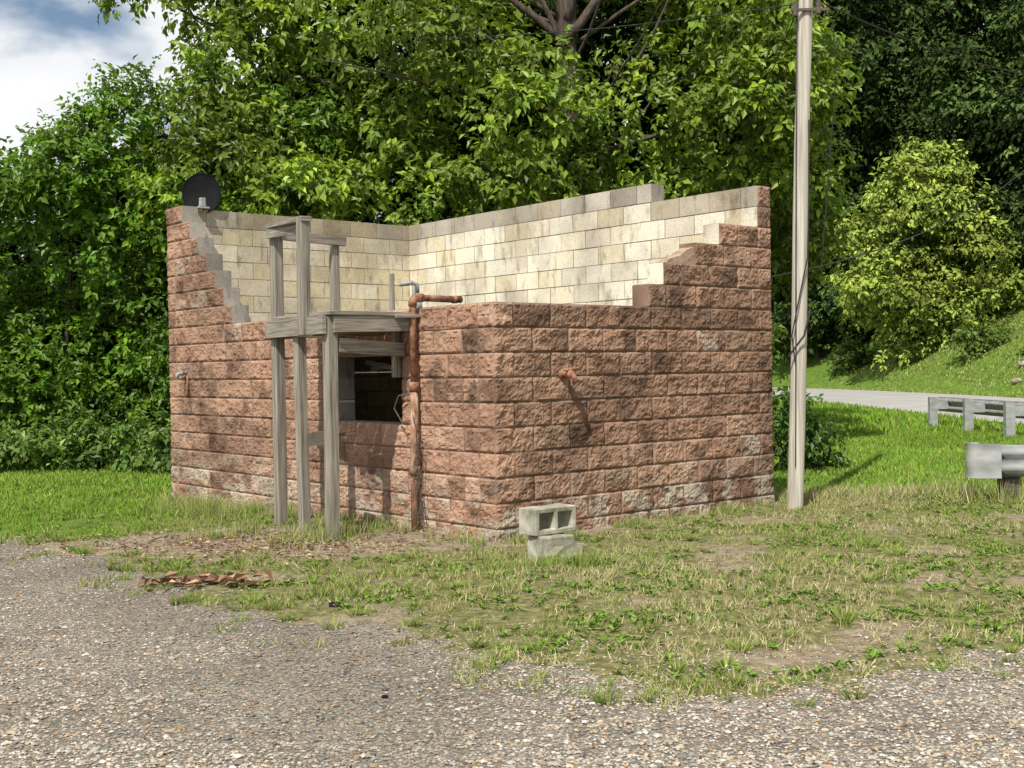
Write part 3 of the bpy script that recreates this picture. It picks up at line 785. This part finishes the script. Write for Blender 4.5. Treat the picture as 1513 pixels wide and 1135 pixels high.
def shrub(name,x,y,w,h,col,n=9,Ls=.10,spr=150):
    z=float(H(np.array([x]),np.array([y]))[0]);c=[]
    for k in range(n):
        a=rng.uniform(0,6.28);q=w*rng.uniform(0,.7);r=rng.uniform(.28,.5)*min(w,h)
        c.append((x+math.cos(a)*q,y+math.sin(a)*q*.7,z+rng.uniform(.2,.85)*h,r,r,r*.9))
    e=empty(name,(0,0,0));crown('leaves',np.array(c),spr,10,Ls,col,e,yel=.35)
    mb=MB()
    for k in range(5): limb(mb,(x+random.uniform(-.1,.1),y,z-.05),(random.uniform(-.6,.6),random.uniform(-.4,.4),1),h*.9,.018,6)
    mb.obj('stems',M_bark,e)
shrub('shrub',3.55,15.4,.55,1.1,(.06,.13,.02),13)
shrub('shrub.001',4.1,15.9,.5,.6,(.08,.16,.025),8)
shrub('shrub.003',23.0,48,1.0,.9,(.11,.18,.03),8,.22,60)
shrub('shrub.004',21.6,55,1.2,1.2,(.11,.18,.03),9,.25,50)
shrub('shrub.005',24.5,50,1.6,1.6,(.11,.18,.03),9,.25,50)
shrub('shrub.002',18.6,66,1.6,1.4,(.09,.15,.025),9,.28,50)
cl=[]
for k in range(70):
    x=rng.uniform(-13,-3.6);cl.append((x,18.6+rng.uniform(-.35,.8),rng.uniform(-.05,.5),rng.uniform(.2,.45),.3,rng.uniform(.12,.32)))
for k in range(8):
    cl.append((rng.uniform(2.3,3.4),17.5+rng.uniform(-.8,1),rng.uniform(0,.6),.5,.4,.35))
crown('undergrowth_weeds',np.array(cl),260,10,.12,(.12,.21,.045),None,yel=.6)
cl=[]
for k in range(60):
    Y=rng.uniform(40,75);X=Y*rng.uniform(.2,.48);s=float(road_sd(np.array([X]),np.array([Y]))[0])
    if s<RH+2.5 or s>RH+7.5: continue
    z=float(H(np.array([X]),np.array([Y]))[0]);cl.append((X,Y,z+.05,rng.uniform(.4,.9),.5,rng.uniform(.2,.42)))
crown('bank_weeds',np.array(cl),70,8,.22,(.15,.22,.05),None,yel=.6,var=.4,mat=M_far)

# ------------------------------------------------------------------ grass
def inside(x,y,pad=.03):
    lx,ly=loc(x,y);return (lx>-pad)&(lx<LA+pad)&(ly>-pad)&(ly<LB+pad)
gv=[];gf=[];gc=[];gb=0
def blades(x,y,h,w,col,lean=.5,tx=None,ty=None):
    global gb
    n=len(x);z=H(x,y)-.004
    a=rng.uniform(0,2*math.pi,n);b=rng.uniform(0,2*math.pi,n);l=rng.random(n)*lean*h
    dx=np.cos(a)*w/2;dy=np.sin(a)*w/2
    if tx is None: tx=np.cos(b)*l;ty=np.sin(b)*l
    v0=np.stack([x-dx,y-dy,z],1);v1=np.stack([x+dx,y+dy,z],1)
    v2=np.stack([x+tx,y+ty,z+h],1)
    V=np.stack([v0,v1,v2],1).reshape(-1,3);o=np.arange(n)[:,None]*3+gb
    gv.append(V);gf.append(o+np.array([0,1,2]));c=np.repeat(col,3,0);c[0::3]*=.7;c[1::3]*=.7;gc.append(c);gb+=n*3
def gcol(n,x,y,dry,lushv):
    base=np.array([.20,.28,.055])[None]*np.ones((n,1))
    ol=np.array([.34,.36,.11]);st=np.array([.60,.53,.30]);lu=np.array([.20,.35,.04])
    c=base*(1-lushv[:,None])+lu*lushv[:,None]
    k=(rng.random(n)<.38*(1-lushv)+.10);c[k]=ol
    d=rng.random(n)<dry*.55;c[d]=st*rng.uniform(.6,1.05,(d.sum(),1))
    return c*rng.uniform(.7,1.3,(n,1))
n=430000;x=rng.uniform(-7.5,7.5,n);y=rng.uniform(4.7,12.6,n)
g=gmask(x,y);dm_=dmask(x,y);tuft=fbm(x*5,y*5,0,55,3);big=fbm(x*1.3,y*1.3,0,56,2)
dens=ss(g/.9)*np.clip((tuft-.30)*3.0,.04,1)*np.clip((big-.22)*2.6,.15,1)*(1-.95*dm_)
dens=np.maximum(dens,(ss((g+.9)/.7)*ss((tuft-.60)*9))*.8*(1-dm_))
k=(rng.random(n)<dens)&~inside(x,y)&(np.abs(x)<y*.50+1);x=x[k];y=y[k];tuft=tuft[k]
lu=np.maximum(ss((y-12.0)/1.0),ss((-x-2.6)/1.5)*ss((y-9.8)))
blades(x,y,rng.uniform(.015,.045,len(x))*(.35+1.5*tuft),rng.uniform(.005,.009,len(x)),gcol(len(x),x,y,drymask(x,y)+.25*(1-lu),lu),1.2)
nt_=900;tx0=rng.uniform(-4.5,5,nt_);ty0=rng.uniform(4.6,11.5,nt_);g=gmask(tx0,ty0)
k=(g>-.35)&((g<.9)|(rng.random(nt_)<.33))&~inside(tx0,ty0,.05)&(dmask(tx0,ty0)<.7);tx0=tx0[k];ty0=ty0[k];q=len(tx0)
nb=46;R0=rng.uniform(.015,.05,(q,1));a=rng.uniform(0,6.28,(q,nb));rr=R0*np.sqrt(rng.random((q,nb)))
X_=(tx0[:,None]+np.cos(a)*rr);Y_=(ty0[:,None]+np.sin(a)*rr);h=rng.uniform(.035,.10,(q,1))*rng.uniform(.5,1.1,(q,nb))
ln=h*rng.uniform(.2,1.3,(q,nb));cc2=np.repeat(rng.uniform(.7,1.25,(q,1)),nb,1).ravel()
blades(X_.ravel(),Y_.ravel(),h.ravel(),rng.uniform(.004,.008,q*nb),gcol(q*nb,X_.ravel(),Y_.ravel(),np.full(q*nb,.12),np.full(q*nb,.5))*cc2[:,None],1,(np.cos(a)*ln).ravel(),(np.sin(a)*ln).ravel())
n=190000;x=rng.uniform(-12,12,n);y=rng.uniform(12.2,25,n)
k=(gmask(x,y)>.1)&~inside(x,y)&(np.abs(x)<y*.48+1)&(road_sd(x,y)<-RH-.5)
x=x[k];y=y[k];lu=ss((y-11.9)/1.0)*(.6+.4*fbm(x,y,0,3))
hm=.55+.9*fbm(x*1.2,y*1.2,0,44)
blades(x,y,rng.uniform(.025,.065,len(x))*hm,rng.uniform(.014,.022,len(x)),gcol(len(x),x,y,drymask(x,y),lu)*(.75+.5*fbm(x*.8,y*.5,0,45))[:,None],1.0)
n=110000;x=rng.uniform(3,34,n);y=rng.uniform(23,66,n);s=road_sd(x,y)
k=(x/y<.50)&(x/y>.18)&((s<-RH-.4)|(s>RH+.6))&(s<RH+9)
x=x[k];y=y[k];lu=np.full(len(x),.9);lu[road_sd(x,y)>0]=.3
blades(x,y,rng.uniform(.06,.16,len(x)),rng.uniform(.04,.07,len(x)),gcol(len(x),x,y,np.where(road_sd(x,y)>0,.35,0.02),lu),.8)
def along(x0,y0,x1,y1,n,sp,hmin,hmax,dryv,w=.006):
    t=rng.random(n);x=x0+(x1-x0)*t+rng.normal(size=n)*sp;y=y0+(y1-y0)*t+rng.normal(size=n)*sp
    c=fbm(x*4,y*4,0,77,2);k=(c>.46)&~inside(x,y,.02);x=x[k];y=y[k]
    blades(x,y,rng.uniform(hmin,hmax,len(x))*(.5+c[k]),np.full(len(x),w),gcol(len(x),x,y,np.full(len(x),dryv),np.full(len(x),.5)),1.0)
a0=wld(0,0);a1=wld(LA,0);b1=wld(0,LB)
along(a0[0]+.1,a0[1]-.1,a1[0]+.05,a1[1]-.08,3500,.07,.03,.10,.5)
along(a0[0]-.15,a0[1]-.05,b1[0]-.1,b1[1],3200,.08,.03,.15,.7)
along(-3.9,13.2,-2.6,11.6,3000,.15,.05,.22,.5)
along(4.4,12.0,7,11.3,4500,.22,.06,.24,.9,.009)
along(2.3,11.9,4.4,12.6,4000,.28,.03,.11,1.2,.009)
along(-.2,8.1,.6,8.3,900,.08,.04,.12,.2)
along(-1.75,9.4,-1.4,10.4,1300,.2,.05,.2,.5)
along(-2.6,9.9,-2.2,10.6,700,.12,.05,.18,.5)
fast_mesh('grass',np.concatenate(gv),np.concatenate(gf),np.concatenate(gc),M_grass)
def weeds(name,n,xr,yr,Ls,col,thr=.5,gmin=.15):
    x=rng.uniform(*xr,n);y=rng.uniform(*yr,n);g=gmask(x,y);c=fbm(x*2.3,y*2.3,0,66,3)
    k=(g>gmin)&(c>thr-.25*(rng.random(n)<.12))&~inside(x,y)&(dmask(x,y)<.6);x=x[k];y=y[k];m=6;n=len(x)
    p=np.stack([x,y,H(x,y)+.006],1);a=rng.uniform(0,6.28,(n,1))+np.arange(m)[None]*2.4
    ad=np.stack([np.cos(a),np.sin(a),rng.uniform(.1,1.2,(n,m))],-1);up=np.array([0,0,1.])+rng.normal(size=(n,m,3))*.3
    L=(Ls*rng.uniform(.4,1.4,(n,1))*rng.uniform(.8,1.2,(n,m))).ravel()
    V,F=leaf_geo(np.repeat(p,m,0),ad.reshape(-1,3),up.reshape(-1,3),L,L*.4)
    C=np.repeat(np.array(col)[None]*rng.uniform(.6,1.3,(n*m,1)),4,0)
    fast_mesh(name,V,F,C,M_grass)
weeds('lawn_weeds',24000,(-6,6.5),(4.8,13),.032,(.155,.255,.045),.53)
# ------------------------------------------------------------------ gravel stones
def stones(name,x,y,r,col,mat,flat=.6):
    n=len(x);z=H(x,y)
    o=np.array([(1,0,0),(0,1,0),(-1,0,0),(0,-1,0),(.0,.0,1),(0,0,-1),(.62,.62,.5),(-.62,.62,.5),(-.62,-.62,.5),(.62,-.62,.5)],float)
    o=o[None]*rng.uniform(.75,1.25,(n,10,3))*np.stack([rng.uniform(.7,1.3,n),rng.uniform(.7,1.2,n),np.full(n,flat)],1)[:,None]
    a=rng.uniform(0,6.28,n);c,s=np.cos(a)[:,None],np.sin(a)[:,None]
    X=o[...,0]*c-o[...,1]*s;Y=o[...,0]*s+o[...,1]*c
    V=np.stack([X*r[:,None]+x[:,None],Y*r[:,None]+y[:,None],o[...,2]*r[:,None]+(z+r*.12)[:,None]],-1).reshape(-1,3)
    t=[(0,6,9),(1,7,6),(2,8,7),(3,9,8),(4,6,7),(4,7,8),(4,8,9),(4,9,6),(0,1,6),(1,2,7),(2,3,8),(3,0,9)]
    F=(np.arange(n)[:,None,None]*10+np.array(t)[None]).reshape(-1,3)
    return fast_mesh(name,V,F,np.repeat(col,10,0),mat)
n=90000;y=3.7+9.5*rng.random(n)**1.8;x=rng.uniform(-1,1,n)*(y*.47+.4)
g=gmask(x,y);k=(g<.1)|((g<.9)&(rng.random(n)<.25));x=x[k];y=y[k]
pal=np.array([(.54,.49,.42),(.42,.385,.335),(.31,.285,.245),(.20,.185,.165),(.50,.40,.28),(.44,.30,.19),(.64,.60,.53),(.37,.33,.28),(.48,.42,.34)])
pc=pal[rng.integers(0,len(pal),len(x))]*rng.uniform(.65,1.05,(len(x),1))
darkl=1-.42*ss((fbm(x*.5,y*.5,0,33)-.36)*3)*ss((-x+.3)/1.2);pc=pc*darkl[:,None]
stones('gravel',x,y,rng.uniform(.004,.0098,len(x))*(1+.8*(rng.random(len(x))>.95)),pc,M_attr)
def litter(name,x,y,Ls,cols,zup=.01):
    n=len(x);p=np.stack([x,y,H(x,y)+rng.uniform(.003,zup,n)],1);a=rng.uniform(0,6.28,n)
    ad=np.stack([np.cos(a),np.sin(a),rng.uniform(-.1,.5,n)],1);up=np.array([0,0,1.])+rng.normal(size=(n,3))*.5
    L=Ls*rng.uniform(.5,1.3,n);V,F=leaf_geo(p,ad,up,L,L*.5,.3)
    C=np.repeat(np.array(cols)[rng.integers(0,len(cols),n)]*rng.uniform(.6,1.2,(n,1)),4,0);return fast_mesh(name,V,F,C,M_attr)
BR=[(.26,.16,.09),(.36,.23,.14),(.20,.12,.07),(.45,.34,.21)]
n=1500;x=rng.normal(-2.0,.8,n);y=rng.normal(9.6,.5,n);k=~inside(x,y);litter('leaf_litter',x[k],y[k],.045,BR,.03)
x=rng.normal(-2.05,.19,90);y=rng.normal(7.85,.08,90);litter('dead_leaf_pile',x,y,.11,[(.30,.19,.12),(.24,.14,.09),(.42,.29,.18)],.03)
n=2200;x=rng.uniform(-4,4,n);y=rng.uniform(4,9,n);litter('fallen_leaf_bits',x,y,.022,BR,.012)
n=14000;x=rng.uniform(-3.5,6,n);y=rng.uniform(5,12.8,n);k=(rng.random(n)<(.15+.8*drymask(x,y)))&(gmask(x,y)>-.3)&~inside(x,y);x=x[k];y=y[k];n=len(x)
p=np.stack([x,y,H(x,y)+rng.uniform(.006,.03,n)],1);a=rng.uniform(0,6.28,n)
ad=np.stack([np.cos(a),np.sin(a),rng.uniform(-.1,.15,n)],1);L=rng.uniform(.04,.12,n)
V,F=leaf_geo(p,ad,np.tile([0,0,1.],(n,1)),L,np.full(n,.005),.1)
fast_mesh('dry_straw',V,F,np.repeat(np.array([[.58,.49,.29]])*rng.uniform(.6,1.1,(n,1)),4,0),M_attr)
m=MB()
for k in range(60):
    x=random.gauss(-2.1,.7);y=random.gauss(9.7,.45)
    if inside(np.array([x]),np.array([y]))[0]: continue
    z=float(H(np.array([x]),np.array([y]))[0])+.012;a=random.uniform(0,3.14);l=random.uniform(.08,.3)
    m.tube([(x,y,z),(x+math.cos(a)*l*.5,y+math.sin(a)*l*.5,z+random.uniform(0,.04)),(x+math.cos(a+.3)*l,y+math.sin(a+.3)*l,z+random.uniform(0,.05))],[.005,.004,.002],5)
m.obj('fallen_twigs',M_woodh)
def rock(name,x,y,r,mat,fl=.6):
    z=float(H(np.array([x]),np.array([y]))[0]);mb=MB();vs=[];fs=[];nu,nv=10,7
    for j in range(nv+1):
        for i in range(nu):
            t=math.pi*j/nv;p=2*math.pi*i/nu;d=Vector((math.sin(t)*math.cos(p),math.sin(t)*math.sin(p),math.cos(t)))
            q=.7+.6*float(vn(d.x*2+x,d.y*2+y,d.z*2,3));vs.append((x+d.x*r*q,y+d.y*r*q,z+r*.2+d.z*r*q*fl))
    for j in range(nv):
        for i in range(nu): fs.append((j*nu+i,(j+1)*nu+i,(j+1)*nu+(i+1)%nu,j*nu+(i+1)%nu))
    mb.add(vs,fs);return mb.obj(name,mat)
rock('rock',-1.06,6.98,.038,M_black,.5);rock('rock.001',-.56,5.05,.016,M_black)
rock('rock.002',-2.55,10.3,.09,M_rock,.4)
for i,(x,y,r) in enumerate(((20.5,46.5,.45),(21.3,46,.55),(22,47.5,.4),(19.9,47.0,.25),(20.9,48.5,.3),(22.3,47,.35))): rock('rock.%03d'%(i+3),x,y,r,M_rock,.5)
print('objects',len(bpy.data.objects))
